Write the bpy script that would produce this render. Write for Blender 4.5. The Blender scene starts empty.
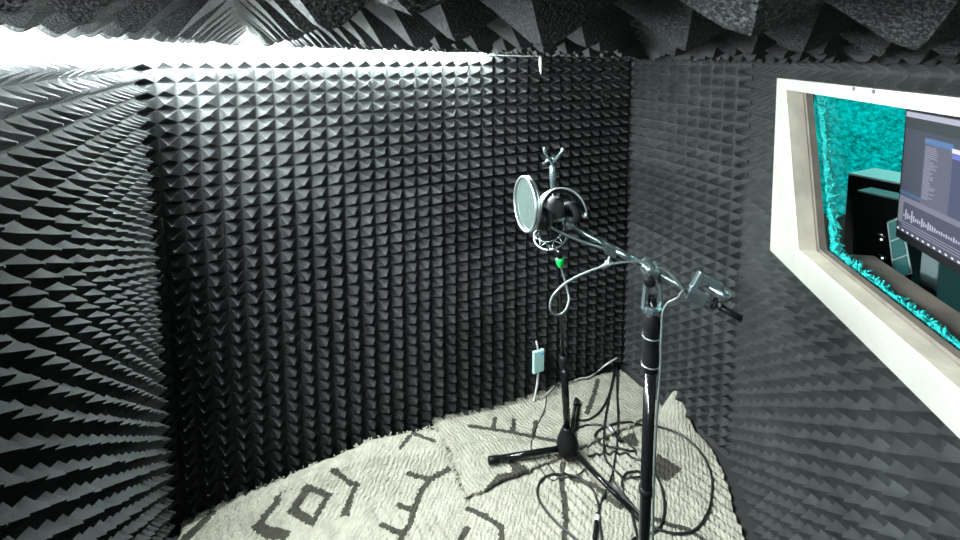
import bpy, bmesh, math, random
from mathutils import Vector, Matrix, noise

S = bpy.context.scene
COL = S.collection
rnd = random.Random(7)

# ------------------------------------------------------------------ camera
F, PHI, YH, ZC = 470.0, math.radians(5.2), 56.0, 2.06
CYP = YH + F*math.tan(PHI)
def ray(x, y):
    a, b = (x-480)/F, (CYP-y)/F
    return Vector((a, math.cos(PHI)+b*math.sin(PHI), -math.sin(PHI)+b*math.cos(PHI)))
def at(x, y, Y):                       # world point seen at a photo pixel, Y metres ahead
    d = ray(x, y); return Vector((0, 0, ZC)) + d*(Y/d.y)
def on(x, y, z):                       # world point on the horizontal plane z
    d = ray(x, y); return Vector((0, 0, ZC)) + d*((z-ZC)/d.z)
cam = bpy.data.cameras.new('camera'); co = bpy.data.objects.new('camera', cam); COL.objects.link(co)
co.location = (0, 0, ZC); co.rotation_euler = (math.pi/2-PHI, 0, 0)
cam.sensor_width = 36; cam.lens = F/960*36; cam.shift_y = -(270-CYP)/960; cam.clip_start = .01
S.camera = co

# ------------------------------------------------------------------ materials
def nodes(name):
    m = bpy.data.materials.new(name); m.use_nodes = True
    nt = m.node_tree; return m, nt, nt.nodes['Principled BSDF']
def mat(name, col, rough=.5, metal=0, bump=0, bscale=200, var=0, vscale=6, emit=None, es=0, sheen=0, spec=.5, detail=4, dist=.01):
    m, nt, b = nodes(name); N, L = nt.nodes, nt.links
    b.inputs['Base Color'].default_value = (*col, 1); b.inputs['Roughness'].default_value = rough
    b.inputs['Metallic'].default_value = metal; b.inputs['Specular IOR Level'].default_value = spec
    if sheen: b.inputs['Sheen Weight'].default_value = sheen
    tc = N.new('ShaderNodeTexCoord')
    if bump:
        n = N.new('ShaderNodeTexNoise'); n.inputs['Scale'].default_value = bscale; n.inputs['Detail'].default_value = detail
        bp = N.new('ShaderNodeBump'); bp.inputs['Strength'].default_value = bump; bp.inputs['Distance'].default_value = dist
        L.new(tc.outputs['Object'], n.inputs['Vector']); L.new(n.outputs['Fac'], bp.inputs['Height']); L.new(bp.outputs['Normal'], b.inputs['Normal'])
    if var:
        n = N.new('ShaderNodeTexNoise'); n.inputs['Scale'].default_value = vscale; n.inputs['Detail'].default_value = 5
        mr = N.new('ShaderNodeMapRange'); mr.inputs['To Min'].default_value = 1-var; mr.inputs['To Max'].default_value = 1+var
        mr.inputs['From Min'].default_value = .3; mr.inputs['From Max'].default_value = .7
        hs = N.new('ShaderNodeHueSaturation'); hs.inputs['Color'].default_value = (*col, 1)
        L.new(tc.outputs['Object'], n.inputs['Vector']); L.new(n.outputs['Fac'], mr.inputs['Value'])
        L.new(mr.outputs['Result'], hs.inputs['Value']); L.new(hs.outputs['Color'], b.inputs['Base Color'])
    if emit:
        b.inputs['Emission Color'].default_value = (*emit, 1); b.inputs['Emission Strength'].default_value = es
    return m
def foam_mat(name, col, bump, bscale, dist, grain=0):
    m, nt, b = nodes(name); N, L = nt.nodes, nt.links
    b.inputs['Roughness'].default_value = .85; b.inputs['Specular IOR Level'].default_value = .05
    tc = N.new('ShaderNodeTexCoord'); oi = N.new('ShaderNodeObjectInfo')
    n = N.new('ShaderNodeTexNoise'); n.inputs['Scale'].default_value = bscale; n.inputs['Detail'].default_value = 3
    bp = N.new('ShaderNodeBump'); bp.inputs['Strength'].default_value = bump; bp.inputs['Distance'].default_value = dist
    L.new(tc.outputs['Object'], n.inputs['Vector']); L.new(n.outputs['Fac'], bp.inputs['Height']); L.new(bp.outputs['Normal'], b.inputs['Normal'])
    mr = N.new('ShaderNodeMapRange'); mr.inputs['To Min'].default_value = .8; mr.inputs['To Max'].default_value = 1.2
    L.new(oi.outputs['Random'], mr.inputs['Value'])
    n2 = N.new('ShaderNodeTexNoise'); n2.inputs['Scale'].default_value = 14; n2.inputs['Detail'].default_value = 4
    mr2 = N.new('ShaderNodeMapRange'); mr2.inputs['From Min'].default_value = .3; mr2.inputs['From Max'].default_value = .7
    mr2.inputs['To Min'].default_value = .75; mr2.inputs['To Max'].default_value = 1.25
    L.new(tc.outputs['Object'], n2.inputs['Vector']); L.new(n2.outputs['Fac'], mr2.inputs['Value'])
    mu = N.new('ShaderNodeMath'); mu.operation = 'MULTIPLY'
    L.new(mr.outputs['Result'], mu.inputs[0]); L.new(mr2.outputs['Result'], mu.inputs[1])
    if grain:                                   # open cells of the foam
        n3 = N.new('ShaderNodeTexNoise'); n3.inputs['Scale'].default_value = 800; n3.inputs['Detail'].default_value = 2
        mr3 = N.new('ShaderNodeMapRange'); mr3.inputs['From Min'].default_value = .46; mr3.inputs['From Max'].default_value = .74
        mr3.inputs['To Min'].default_value = 1-grain; mr3.inputs['To Max'].default_value = 1+2.2*grain
        L.new(tc.outputs['Object'], n3.inputs['Vector']); L.new(n3.outputs['Fac'], mr3.inputs['Value'])
        m2 = N.new('ShaderNodeMath'); m2.operation = 'MULTIPLY'
        L.new(mu.outputs['Value'], m2.inputs[0]); L.new(mr3.outputs['Result'], m2.inputs[1]); mu = m2
    hs = N.new('ShaderNodeHueSaturation'); hs.inputs['Color'].default_value = (*col, 1)
    L.new(mu.outputs['Value'], hs.inputs['Value']); L.new(hs.outputs['Color'], b.inputs['Base Color'])
    return m
M = {}
M['foam'] = foam_mat('charcoal_foam', (.0175, .0184, .0186), .35, 260, .004)
M['foam_ceiling'] = foam_mat('charcoal_foam_coarse', (.016, .0168, .0168), .6, 420, .003, .6)
M['board'] = mat('dark_board', (.012, .012, .013), .9)
M['floor'] = mat('dark_carpet', (.004, .004, .004), .95, bump=.4, bscale=300)
M['black_metal'] = mat('black_metal', (.003, .003, .0035), .13, metal=0, spec=.3)
M['black_plastic'] = mat('black_plastic', (.005, .005, .0055), .35, spec=.07)
M['grey_metal'] = mat('grey_metal', (.21, .27, .28), .26, metal=.9)
M['silver'] = mat('silver_metal', (.30, .33, .33), .28, metal=.9)
M['pale_plastic'] = mat('pale_plastic', (.42, .46, .45), .4)
M['cable_black'] = mat('cable_rubber', (.005, .005, .005), .45, spec=.3)
M['cable_grey'] = mat('cable_grey', (.06, .072, .07), .4)
M['cable_white'] = mat('cable_white', (.27, .275, .26), .4)
M['green'] = mat('green_boot', (.0, .26, .035), .4, emit=(0, .8, .15), es=0)
M['wood'] = mat('pale_wood', (.145, .139, .125), .55, var=.14, vscale=5, bump=.15, bscale=30)
M['wood_raw'] = mat('raw_wood', (.25, .225, .18), .7, var=.25, vscale=9, bump=.3, bscale=40)
M['wood_dark'] = mat('brown_wood', (.06, .048, .038), .7, var=.3, vscale=14)
M['teal_fur'] = mat('teal_pile', (.01, .22, .205), .9, bump=1, bscale=90, var=.35, vscale=60, dist=.02, spec=.03)
M['teal_wall'] = mat('teal_pile_wall', (.0, .50, .50), .95, bump=1, bscale=38, var=.45, vscale=26, dist=.05, detail=6, spec=.03)
M['screw'] = mat('screw_dark', (.03, .03, .03), .4, metal=.5)

M['grille'] = mat('mic_grille', (.03, .03, .032), .4, metal=.7, bump=.8, bscale=900, dist=.002)
M['ear_pad'] = mat('ear_pad', (.02, .024, .024), .6, spec=.1)
M['controller'] = mat('controller_plastic', (.24, .40, .37), .4)
M['blue_mark'] = mat('blue_print', (.08, .30, .55), .4)
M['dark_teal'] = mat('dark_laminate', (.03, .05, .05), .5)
M['dark_teal_lit'] = mat('dark_laminate_lit', (.12, .16, .16), .5)  # lighter copy of the dark laminate, light put into its colour
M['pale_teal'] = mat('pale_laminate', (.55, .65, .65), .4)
M['teal_pane'] = mat('smoked_pane', (.06, .14, .14), .3, emit=(.05, .32, .32), es=.25)
M['white_led'] = mat('white_led', (.8, .8, .8), .4, emit=(1, 1, 1), es=1.5)
def see_through(name, col, fac, rough):
    m, nt, b = nodes(name); N, L = nt.nodes, nt.links; out = N['Material Output']; N.remove(b)
    t = N.new('ShaderNodeBsdfTransparent'); mx = N.new('ShaderNodeMixShader')
    if rough is None:
        g = N.new('ShaderNodeBsdfGlossy'); g.inputs['Roughness'].default_value = .02; lw = N.new('ShaderNodeLayerWeight'); lw.inputs['Blend'].default_value = .5
        pw = N.new('ShaderNodeMath'); pw.operation = 'POWER'; pw.inputs[1].default_value = 5
        ma_ = N.new('ShaderNodeMath'); ma_.operation = 'MULTIPLY_ADD'; ma_.inputs[1].default_value = .12; ma_.inputs[2].default_value = .006
        L.new(lw.outputs['Facing'], pw.inputs[0]); L.new(pw.outputs[0], ma_.inputs[0]); L.new(ma_.outputs[0], mx.inputs[0])
    else:
        g = N.new('ShaderNodeBsdfDiffuse'); g.inputs['Color'].default_value = (*col, 1); mx.inputs[0].default_value = fac
    L.new(t.outputs[0], mx.inputs[1]); L.new(g.outputs[0], mx.inputs[2]); L.new(mx.outputs[0], out.inputs['Surface']); return m
M['glass'] = see_through('window_glass', None, 0, None)
M['screen_mesh'] = see_through('nylon_mesh', (.045, .06, .055), .36, 1)

# ------------------------------------------------------------------ object helpers
def tag(o, label, cat, group=None, kind=None):
    if label: o['label'] = label
    if cat: o['category'] = cat
    if group: o['group'] = group
    if kind: o['kind'] = kind
    return o
def thing(name, loc, label, cat, group=None):
    e = bpy.data.objects.new(name, None); COL.objects.link(e); e.location = loc; e.empty_display_size = .1
    return tag(e, label, cat, group)
def obj(name, bm, m, parent=None, smooth=False, recenter=True):
    me = bpy.data.meshes.new(name); bm.to_mesh(me); bm.free()
    for mm in (m if isinstance(m, (list, tuple)) else [m]): me.materials.append(mm)
    if smooth:
        for p in me.polygons: p.use_smooth = True
    o = bpy.data.objects.new(name, me); COL.objects.link(o)
    if parent:
        o.parent = parent
        if parent.type == 'EMPTY': o.matrix_parent_inverse = Matrix.Translation(-Vector(parent.location))
    elif recenter:
        c = [v.co for v in me.vertices]
        p = Vector(((min(v.x for v in c)+max(v.x for v in c))/2, (min(v.y for v in c)+max(v.y for v in c))/2, min(v.z for v in c)))
        me.transform(Matrix.Translation(-p)); o.location = p
    return o
def struct(name, bm, m, parent=None, smooth=False):
    o = obj(name, bm, m, parent, smooth)
    if not parent: o['kind'] = 'structure'
    return o
def BM(): return bmesh.new()
def frame_of(d):
    d = Vector(d).normalized(); u = d.cross(Vector((0, 0, 1)))
    if u.length < 1e-4: u = Vector((1, 0, 0))
    u.normalize(); return d, u, u.cross(d).normalized()
def smooth_path(pts, n=8):
    pts = [Vector(p) for p in pts]; out = []
    for i in range(len(pts)-1):
        p0, p1, p2, p3 = pts[max(i-1, 0)], pts[i], pts[i+1], pts[min(i+2, len(pts)-1)]
        for k in range(n):
            t = k/n
            out.append(.5*((2*p1)+(p2-p0)*t+(2*p0-5*p1+4*p2-p3)*t*t+(3*p1-p0-3*p2+p3)*t**3))
    out.append(pts[-1]); return out
def tube(bm, pts, r, seg=10, cap=True, closed=False):
    pts = [Vector(p) for p in pts]; n = len(pts); rs = r if isinstance(r, (list, tuple)) else [r]*n
    rings = []; u = None
    for i, p in enumerate(pts):
        a = pts[(i-1) % n] if (closed or i > 0) else p; b = pts[(i+1) % n] if (closed or i < n-1) else p
        d = (b-a).normalized()
        if u is None: _, u, _ = frame_of(d)
        u = (u-d*u.dot(d)).normalized(); v = d.cross(u)
        rings.append([bm.verts.new(p+(u*math.cos(2*math.pi*k/seg)+v*math.sin(2*math.pi*k/seg))*rs[i]) for k in range(seg)])
    m = n if closed else n-1
    for i in range(m):
        A, B = rings[i], rings[(i+1) % n]
        for k in range(seg): bm.faces.new((A[k], A[(k+1) % seg], B[(k+1) % seg], B[k]))
    if cap and not closed:
        bm.faces.new(rings[0][::-1]); bm.faces.new(rings[-1])
    return bm
def lathe(bm, base, axis, prof, seg=24):       # prof: (radius, height along axis)
    d, u, v = frame_of(axis); base = Vector(base); rings = []
    for r, h in prof:
        r = max(r, 1e-4)
        rings.append([bm.verts.new(base+d*h+(u*math.cos(2*math.pi*k/seg)+v*math.sin(2*math.pi*k/seg))*r) for k in range(seg)])
    for A, B in zip(rings, rings[1:]):
        for k in range(seg): bm.faces.new((A[k], A[(k+1) % seg], B[(k+1) % seg], B[k]))
    bm.faces.new(rings[0][::-1]); bm.faces.new(rings[-1]); bmesh.ops.recalc_face_normals(bm, faces=bm.faces[:])
    return bm
def box(bm, c, X, Y, Z, bev=0):                # centre, half vectors
    c, X, Y, Z = map(Vector, (c, X, Y, Z))
    t = BM(); V = [t.verts.new(c+X*a+Y*b+Z*e) for e in (-1, 1) for b in (-1, 1) for a in (-1, 1)]
    for f in ((0, 2, 3, 1), (4, 5, 7, 6), (0, 1, 5, 4), (2, 6, 7, 3), (0, 4, 6, 2), (1, 3, 7, 5)): t.faces.new([V[i] for i in f])
    if bev: bmesh.ops.bevel(t, geom=t.edges[:], offset=bev, segments=2, affect='EDGES', profile=.5)
    bmesh.ops.recalc_face_normals(t, faces=t.faces[:])
    me = bpy.data.meshes.new('tmp'); t.to_mesh(me); t.free(); bm.from_mesh(me); bpy.data.meshes.remove(me); return bm
def prism(bm, poly, ext):                      # planar polygon of 3D points extruded by a vector
    ext = Vector(ext); a = [bm.verts.new(Vector(p)) for p in poly]; b = [bm.verts.new(Vector(p)+ext) for p in poly]
    n = len(poly); bm.faces.new(a); bm.faces.new(b[::-1])
    for i in range(n): bm.faces.new((a[i], b[i], b[(i+1) % n], a[(i+1) % n]))
    bmesh.ops.recalc_face_normals(bm, faces=bm.faces[:]); return bm
def torus(bm, c, axis, R, r, seg=48, ex=1.0):
    d, u, v = frame_of(axis)
    return tube(bm, [Vector(c)+(u*math.cos(2*math.pi*k/seg)+v*math.sin(2*math.pi*k/seg)*ex)*R for k in range(seg)], r, 8, closed=True)

# ------------------------------------------------------------------ room plan
Z = Vector((0, 0, 1))
def flat(v): return Vector((v.x, v.y, 0))
BL, BR, FR = on(163.5, 530, 0), on(622, 365, 0), on(733, 464, 0)
dL = flat(ray(235, YH)).normalized(); dW = flat(ray(575, YH)).normalized()
LN = BL - dL*2.75                      # near end of the left wall
WN = FR - dW*3.0                       # near end of the window wall
POLY = [LN, BL, BR, FR, WN]            # clockwise seen from above
def inside(p, mrg=0):
    for i in range(5):
        a, b = POLY[i], POLY[(i+1) % 5]; d = (b-a).normalized(); n = Vector((d.y, -d.x, 0))
        if (p-a).dot(n) < mrg: return False
    return True
def ceil_tip(x): return ZC + .006 - .032*x
PU, PV, H, BK = .073, .056, .052, .008
CTOP = .056                            # ceiling board above the foam tips

def wall_slab(name, a, b, hole=None, t=.07, over0=.07, over1=.07, top=None):
    d = (b-a).normalized(); n = Vector((-d.y, d.x, 0))           # outward (left of a->b is outside for this order)
    a2, b2 = a-d*over0, b+d*over1; L = (b2-a2).length; top = top or ZC+.20
    bm = BM()
    def blk(u0, u1, z0, z1):
        c = a2+d*((u0+u1)/2)+n*(t/2+.001)+Z*((z0+z1)/2); box(bm, c, d*((u1-u0)/2), n*(t/2), Z*((z1-z0)/2))
    if not hole: blk(0, L, 0, top)
    else:
        u0, u1, z0, z1 = hole; u0 += over0; u1 += over0
        blk(0, u0, 0, top); blk(u1, L, 0, top); blk(u0, u1, 0, z0); blk(u0, u1, z1, top)
    return struct(name, bm, M['board'])

# window opening in wall coordinates (u along FR->WN)
dWn = -dW                              # running from FR towards the camera
nW = Vector((-dWn.y, dWn.x, 0))        # outward, into the control room
def wall_uv(x, y, off=0):              # pixel -> (u, z) on the window wall plane shifted outwards by off
    d = ray(x, y); o = FR + nW*off; t = (o-Vector((0, 0, ZC))).dot(nW)/d.dot(nW); p = Vector((0, 0, ZC))+d*t
    return (p-FR).dot(dWn), p.z
def wp(u, z, off=0): return FR + dWn*u + nW*off + Z*z
FACE = -.066                           # frame face stands proud of the wall like the foam
ou0, oz1 = wall_uv(777, 78, FACE); ou0b, oz0 = wall_uv(770, 250, FACE)
iu0, iz1 = wall_uv(784, 86, FACE); iu0b, iz0 = wall_uv(797, 252, FACE)
UEND = 1.75
print('window', ou0, ou0b, oz1, oz0, iu0, iu0b, iz1, iz0, 'BL', BL, 'BR', BR, 'FR', FR, 'LN', LN, 'WN', WN, 'backlen', (BR-BL).length, (FR-BR).length)

wall_slab('wall_left', LN, BL); wall_slab('wall_back', BL, BR); wall_slab('wall_right', BR, FR)
HOLE = (min(iu0, iu0b)-.0, UEND-.08, iz0, iz1)
wall_slab('wall_window', FR, WN, HOLE, t=.035)
wall_slab('wall_rear', WN, LN)
bm = BM(); prism(bm, [p+((p-Vector((.2, 1.2, 0))).normalized()*.09) for p in POLY], (0, 0, -.08)); struct('floor', bm, M['floor'])
bm = BM()
top = [Vector((p.x, p.y, ceil_tip(p.x)+CTOP)) for p in [q-(q-Vector((.2, 1.2, 0))).normalized()*.0 for q in POLY]]
prism(bm, top, (0, 0, .05)); struct('ceiling', bm, M['board'])

# ------------------------------------------------------------------ acoustic foam
def foam_mesh(nc, nr, pu, pv, seed, keep=None, h=H, fine=False, wob=.05):
    r = random.Random(seed); bm = BM(); g = {}
    def gv(i, j):
        if (i, j) not in g:
            du = r.uniform(-1, 1)*pu*.03 if 0 < i < nc else -math.copysign(.0012, i-.5) if i else .0012
            dv = r.uniform(-1, 1)*pv*.03 if 0 < j < nr else (.0012 if j else -.0012)
            g[i, j] = bm.verts.new((i*pu+du, -BK, -j*pv+dv))
        return g[i, j]
    base_edges = []
    for j in range(nr):
        for i in range(nc):
            if keep and not keep((i+.5)*pu, -(j+.5)*pv): continue
            q = [gv(i, j+1), gv(i+1, j+1), gv(i+1, j), gv(i, j)]
            c = Vector(((i+.5)*pu + r.uniform(-1, 1)*pu*wob, -BK, -(j+.5)*pv + r.uniform(-1, 1)*pv*wob)); hh = h*r.uniform(.93, 1.05)
            rings = [q]
            for f, k in (((.22, .11), (.58, .47), (.93, .965)) if not fine else ((.12, .06), (.3, .26), (.6, .57), (.9, .93))):
                rings.append([bm.verts.new(v.co*(1-f)+c*f+Vector((0, -hh*k, 0))) for v in q])
            for A, B in zip(rings, rings[1:]):
                for k in range(4): bm.faces.new((A[k], A[(k+1) % 4], B[(k+1) % 4], B[k]))
            if fine:
                tp = bm.verts.new(c+Vector((0, -hh*.99, 0)))
                for k in range(4): bm.faces.new((rings[-1][k], rings[-1][(k+1) % 4], tp))
            else: bm.faces.new(rings[-1])
    be = [e for e in bm.edges if e.is_boundary]
    if be:
        ex = bmesh.ops.extrude_edge_only(bm, edges=be)
        for v in [x for x in ex['geom'] if isinstance(x, bmesh.types.BMVert)]: v.co.y = -.0005
    return bm
ORD = ['first', 'second', 'third', 'fourth', 'fifth', 'sixth', 'seventh', 'eighth', 'ninth', 'tenth', 'eleventh', 'twelfth']
def spans(n, first, w):
    out = []; i = 0
    while i < n:
        k = min(first if i == 0 else w, n-i)
        if n-(i+k) == 1: k += 1
        out.append((i, k)); i += k
    return out
def foam_wall(a, b, ztop, words, grp, cfirst, rfirst, start=0., keep=None, corner='from the left corner', umin=0, umax=None, flip=False):
    d = (b-a).normalized(); L = (b-a).length-start; nc = int(L/PU+.2); pu = L/nc if nc*PU > L else PU
    nr = int((ztop-.004)/PV); cs, rs = spans(nc, cfirst, 7), spans(nr, rfirst, 7); n = 0
    M3 = Matrix((( d.x, -d.y, 0), (d.y, d.x, 0), (0, 0, 1))).to_4x4()
    for rj, (j0, k) in enumerate(rs):
        for ci, (i0, w) in enumerate(cs):
            u0 = start+i0*pu
            if u0+w*pu < umin or (umax and u0 > umax): continue
            o3 = a+d*u0+Z*(ztop-j0*PV)
            kp = (lambda u, v: keep(u0+u, ztop-j0*PV+v)) if keep else None
            bm = foam_mesh(w, k, pu, PV, hash((grp, rj, ci)) % 9999 if False else (len(grp)*131+rj*17+ci*7), kp)
            if not bm.faces: bm.free(); continue
            o = obj('acoustic_foam_panel', bm, M['foam'], recenter=False)
            o.matrix_world = Matrix.Translation(o3) @ M3
            cc = ci if not flip else len(cs)-1-ci
            row = 'top row' if rj == 0 else 'bottom row' if rj == len(rs)-1 else ORD[rj]+' row down'
            tag(o, f'charcoal foam panel on {words}, {row}, {ORD[cc]} {corner}', 'acoustic foam', grp); n += 1
    return n
foam_wall(LN, BL, ZC+.004, 'the left wall', 'foam panels on the left wall', 7, 6, start=0., corner='from the far corner', umin=.85, flip=True)
foam_wall(BL, BR, ZC+.004, 'the back wall', 'foam panels on the back wall', 4, 5, corner='from its left corner')
foam_wall(BR, FR, ZC+.012, 'the short right wall', 'foam panels on the short right wall', 5, 5, start=.04, corner='from back corner')
def keepw(u, z): return not (min(ou0, ou0b)-.01 < u < UEND+.05 and oz0-.015 < z < oz1+.004)
foam_wall(FR, WN, ZC+.012, 'the window wall', 'foam panels on the window wall', 7, 5, start=.035, keep=keepw, corner='from the far corner', umax=2.1)

# ceiling foam follows the left and back walls
uB = (BR-BL).normalized()
CROT = 0; uC = Vector((uB.x*math.cos(CROT)-uB.y*math.sin(CROT), uB.x*math.sin(CROT)+uB.y*math.cos(CROT), 0)); vC = Vector((uC.y, -uC.x, 0))
CO = BL + uB*.004 + Vector((uB.y, -uB.x, 0))*.008; seen_r, seen_c = {}, {}
slope = lambda v: Vector((v.x, v.y, -.026*v.x))
PC = .106; nC = 5
C0 = 0
for rj in range(10):
    for ci in range(9):
        o0 = CO + uC*(ci*nC*PC) + vC*((rj+1)*nC*PC)
        kp = lambda u, v: (lambda p: inside(p, .045) and p.y > -.25 and p.y > -.1+abs(p.x)*.25-.3)(o0+uC*u+vC*v)
        bm = foam_mesh(nC, nC, PC, PC, 900+rj*31+ci*7, kp, h=.046, fine=True, wob=.06)
        if not bm.faces: bm.free(); continue
        o = obj('acoustic_foam_panel', bm, M['foam_ceiling'], recenter=False)
        X, Zc_ = slope(uC), slope(vC); Y_ = Zc_.cross(X).normalized()
        mw = Matrix((X, Y_, Zc_)).transposed().to_4x4()
        o.matrix_world = Matrix.Translation(Vector((o0.x, o0.y, ceil_tip(o0.x)+CTOP-.0015))) @ mw
        tag(o, f'charcoal foam panel on the ceiling, {ORD[seen_r.setdefault(rj, len(seen_r))]} row from back wall, {ORD[ci-C0]} from left wall', 'acoustic foam', 'foam panels on the ceiling')

# ------------------------------------------------------------------ LED strip
uC = uB; vC = Vector((uB.y, -uB.x, 0))
led, nt, b = nodes('led_white')
b.inputs['Base Color'].default_value = (.9, .9, .9, 1); b.inputs['Emission Color'].default_value = (.88, .98, 1, 1); b.inputs['Emission Strength'].default_value = 2600
led2 = led.copy(); led2.name = 'led_white_left'; led2.node_tree.nodes['Principled BSDF'].inputs['Emission Strength'].default_value = 800
led3 = led.copy(); led3.name = 'led_white_corner'; led3.node_tree.nodes['Principled BSDF'].inputs['Emission Strength'].default_value = 4600
led.node_tree.nodes['Principled BSDF'].inputs['Emission Color'].default_value = (.86, 1, .975, 1)
ls = thing('led_strip_light', BL+Z*(ZC+.02), 'glowing white LED strip along the tops of the left and back walls', 'light strip')
nB = Vector((uC.y, -uC.x, 0)); nL = Vector((dL.y, -dL.x, 0))
cor = BL+uC*.028+nB*.028
pa = cor + uC*1.50; pl = cor - dL*2.45
zz = Z*(ZC+.012)
for a_, b_, m_ in ((cor+uC*.006+nB*.034, pa+nB*.034, led), (cor-dL*.006, cor-dL*.95, led3), (cor-dL*.951, pl, led2)):
    bm = BM(); d = (b_-a_); box(bm, (a_+b_)/2+zz, d/2, Vector((-d.y, d.x, 0)).normalized()*.006, Z*.007)
    obj('diode_band', bm, m_, ls)
bm = BM(); e0 = pa+zz; e1 = at(533, 56, (BR+BL).y/2+.26)
tip = BL+uC*((533-140)/492*0+1.86)+nB*.07
tube(bm, smooth_path([e0, e0+uC*.15-Z*.01, tip+Z*(ZC+.0)]), .003, 6); obj('lead_wire', bm, M['cable_white'], ls)
tp = tip+Z*(ZC+.0)
bm = BM(); lathe(bm, tp, (0.05, 0, -1), [(.004, 0), (.009, .012), (.010, .05), (.006, .09), (.003, .10)], 10); obj('end_plug', bm, M['cable_white'], ls)


# ------------------------------------------------------------------ rugs
M['rug_cream'] = None
def rug_mat(name, col, ang):
    m, nt, b = nodes(name); N, L = nt.nodes, nt.links
    b.inputs['Roughness'].default_value = .95; b.inputs['Specular IOR Level'].default_value = .1
    tc = N.new('ShaderNodeTexCoord'); mp = N.new('ShaderNodeMapping'); mp.inputs['Rotation'].default_value = (0, 0, ang)
    w = N.new('ShaderNodeTexWave'); w.inputs['Scale'].default_value = 16; w.inputs['Distortion'].default_value = 5; w.inputs['Detail'].default_value = 2; w.inputs['Detail Scale'].default_value = 2.2
    n = N.new('ShaderNodeTexNoise'); n.inputs['Scale'].default_value = 95; n.inputs['Detail'].default_value = 4
    ad = N.new('ShaderNodeMath'); ad.operation = 'MULTIPLY_ADD'; ad.inputs[1].default_value = .30
    bp = N.new('ShaderNodeBump'); bp.inputs['Strength'].default_value = 1; bp.inputs['Distance'].default_value = .011
    L.new(tc.outputs['Object'], mp.inputs['Vector']); L.new(mp.outputs['Vector'], w.inputs['Vector']); L.new(tc.outputs['Object'], n.inputs['Vector'])
    L.new(w.outputs['Fac'], ad.inputs[0]); L.new(n.outputs['Fac'], ad.inputs[2]); L.new(ad.outputs['Value'], bp.inputs['Height']); L.new(bp.outputs['Normal'], b.inputs['Normal'])
    n2 = N.new('ShaderNodeTexNoise'); n2.inputs['Scale'].default_value = 18; n2.inputs['Detail'].default_value = 6
    mr = N.new('ShaderNodeMapRange'); mr.inputs['From Min'].default_value = .3; mr.inputs['From Max'].default_value = .7; mr.inputs['To Min'].default_value = .8; mr.inputs['To Max'].default_value = 1.15
    hs = N.new('ShaderNodeHueSaturation'); hs.inputs['Color'].default_value = (*col, 1)
    L.new(tc.outputs['Object'], n2.inputs['Vector']); L.new(n2.outputs['Fac'], mr.inputs['Value']); L.new(mr.outputs['Result'], hs.inputs['Value']); L.new(hs.outputs['Color'], b.inputs['Base Color'])
    return m
CREAM, BROWN = (.178, .168, .138), (.027, .025, .020)
RZ = .028
def strip(pts, w):
    out = []
    for (x0, y0), (x1, y1) in zip(pts, pts[1:]):
        a, b = on(x0, y0, RZ), on(x1, y1, RZ); out.append(('s', a, b, w/((y0+y1)/2-YH)*2.03/2*1.15))
    return out
def poly(pts, hole=None): return [('p', [on(x, y, RZ) for x, y in pts], [on(x, y, RZ) for x, y in hole] if hole else None)]
MOT = []
MOT += poly([(176, 548), (188.9, 540), (217.8, 511), (212, 510), (183.8, 535)])
MOT += poly([(285.5, 490), (274.5, 496.7), (272.7, 503), (261, 515.5), (260, 519), (250, 527.8), (265.5, 539), (285.5, 541), (291, 531), (265.5, 524.4), (264.4, 521), (281, 502), (280, 495.5)])
MOT += poly([(306.7, 483.3), (333.3, 493.3), (312.2, 527.8), (286.7, 512.2)], [(311, 491), (323.3, 497.8), (312.2, 516.7), (299, 507.8)])
MOT += poly([(329, 472), (331, 468), (337.8, 468.7), (350.7, 480.4), (361, 483), (354.6, 493.4), (349.4, 515.4), (339, 516.7), (345.6, 503.7), (352, 486.9), (340.4, 479)])
MOT += strip([(448, 470), (431, 478), (421, 491), (414, 511), (410, 524), (398, 543), (388, 560)], 5.5)
MOT += strip([(431, 479), (409, 474)], 5) + strip([(414, 511), (398, 505)], 5) + strip([(402, 534), (382, 525)], 5)
MOT += strip([(400, 448), (413, 433), (434, 441)], 3.6) + strip([(458, 544), (467, 529)], 6)
MOT += strip([(469, 509), (485.6, 516.7), (501, 527), (502, 543)], 5)
MOT += strip([(563, 464), (561.5, 484.5), (565, 501), (566, 521.5), (564, 545)], 5)
MOT += strip([(572, 478), (595, 486), (610, 499), (621, 507)], 5.5) + strip([(655, 519), (671, 525), (690, 530), (706, 542)], 4.5)
MOT += strip([(470, 426), (510, 432), (556, 441)], 3.6) + strip([(493, 430), (495, 418)], 4) + strip([(513, 432), (514, 420)], 4) + strip([(533, 435), (536, 422)], 4)
MOT += poly([(507, 458), (518, 462), (529, 469), (520, 474), (507, 480), (494, 488), (483, 492), (490, 483), (498, 474), (512, 472)])
MOT += strip([(598, 380), (594, 395), (587, 413)], 4)
MOT += poly([(657.5, 453), (683, 469), (667, 482), (652, 473)]) + poly([(621, 438), (634.6, 431.5), (640, 447), (621, 443)])
def pin(p, P):
    c = False; j = len(P)-1
    for i in range(len(P)):
        if (P[i].y > p.y) != (P[j].y > p.y) and p.x < (P[j].x-P[i].x)*(p.y-P[i].y)/(P[j].y-P[i].y)+P[i].x: c = not c
        j = i
    return c
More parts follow.
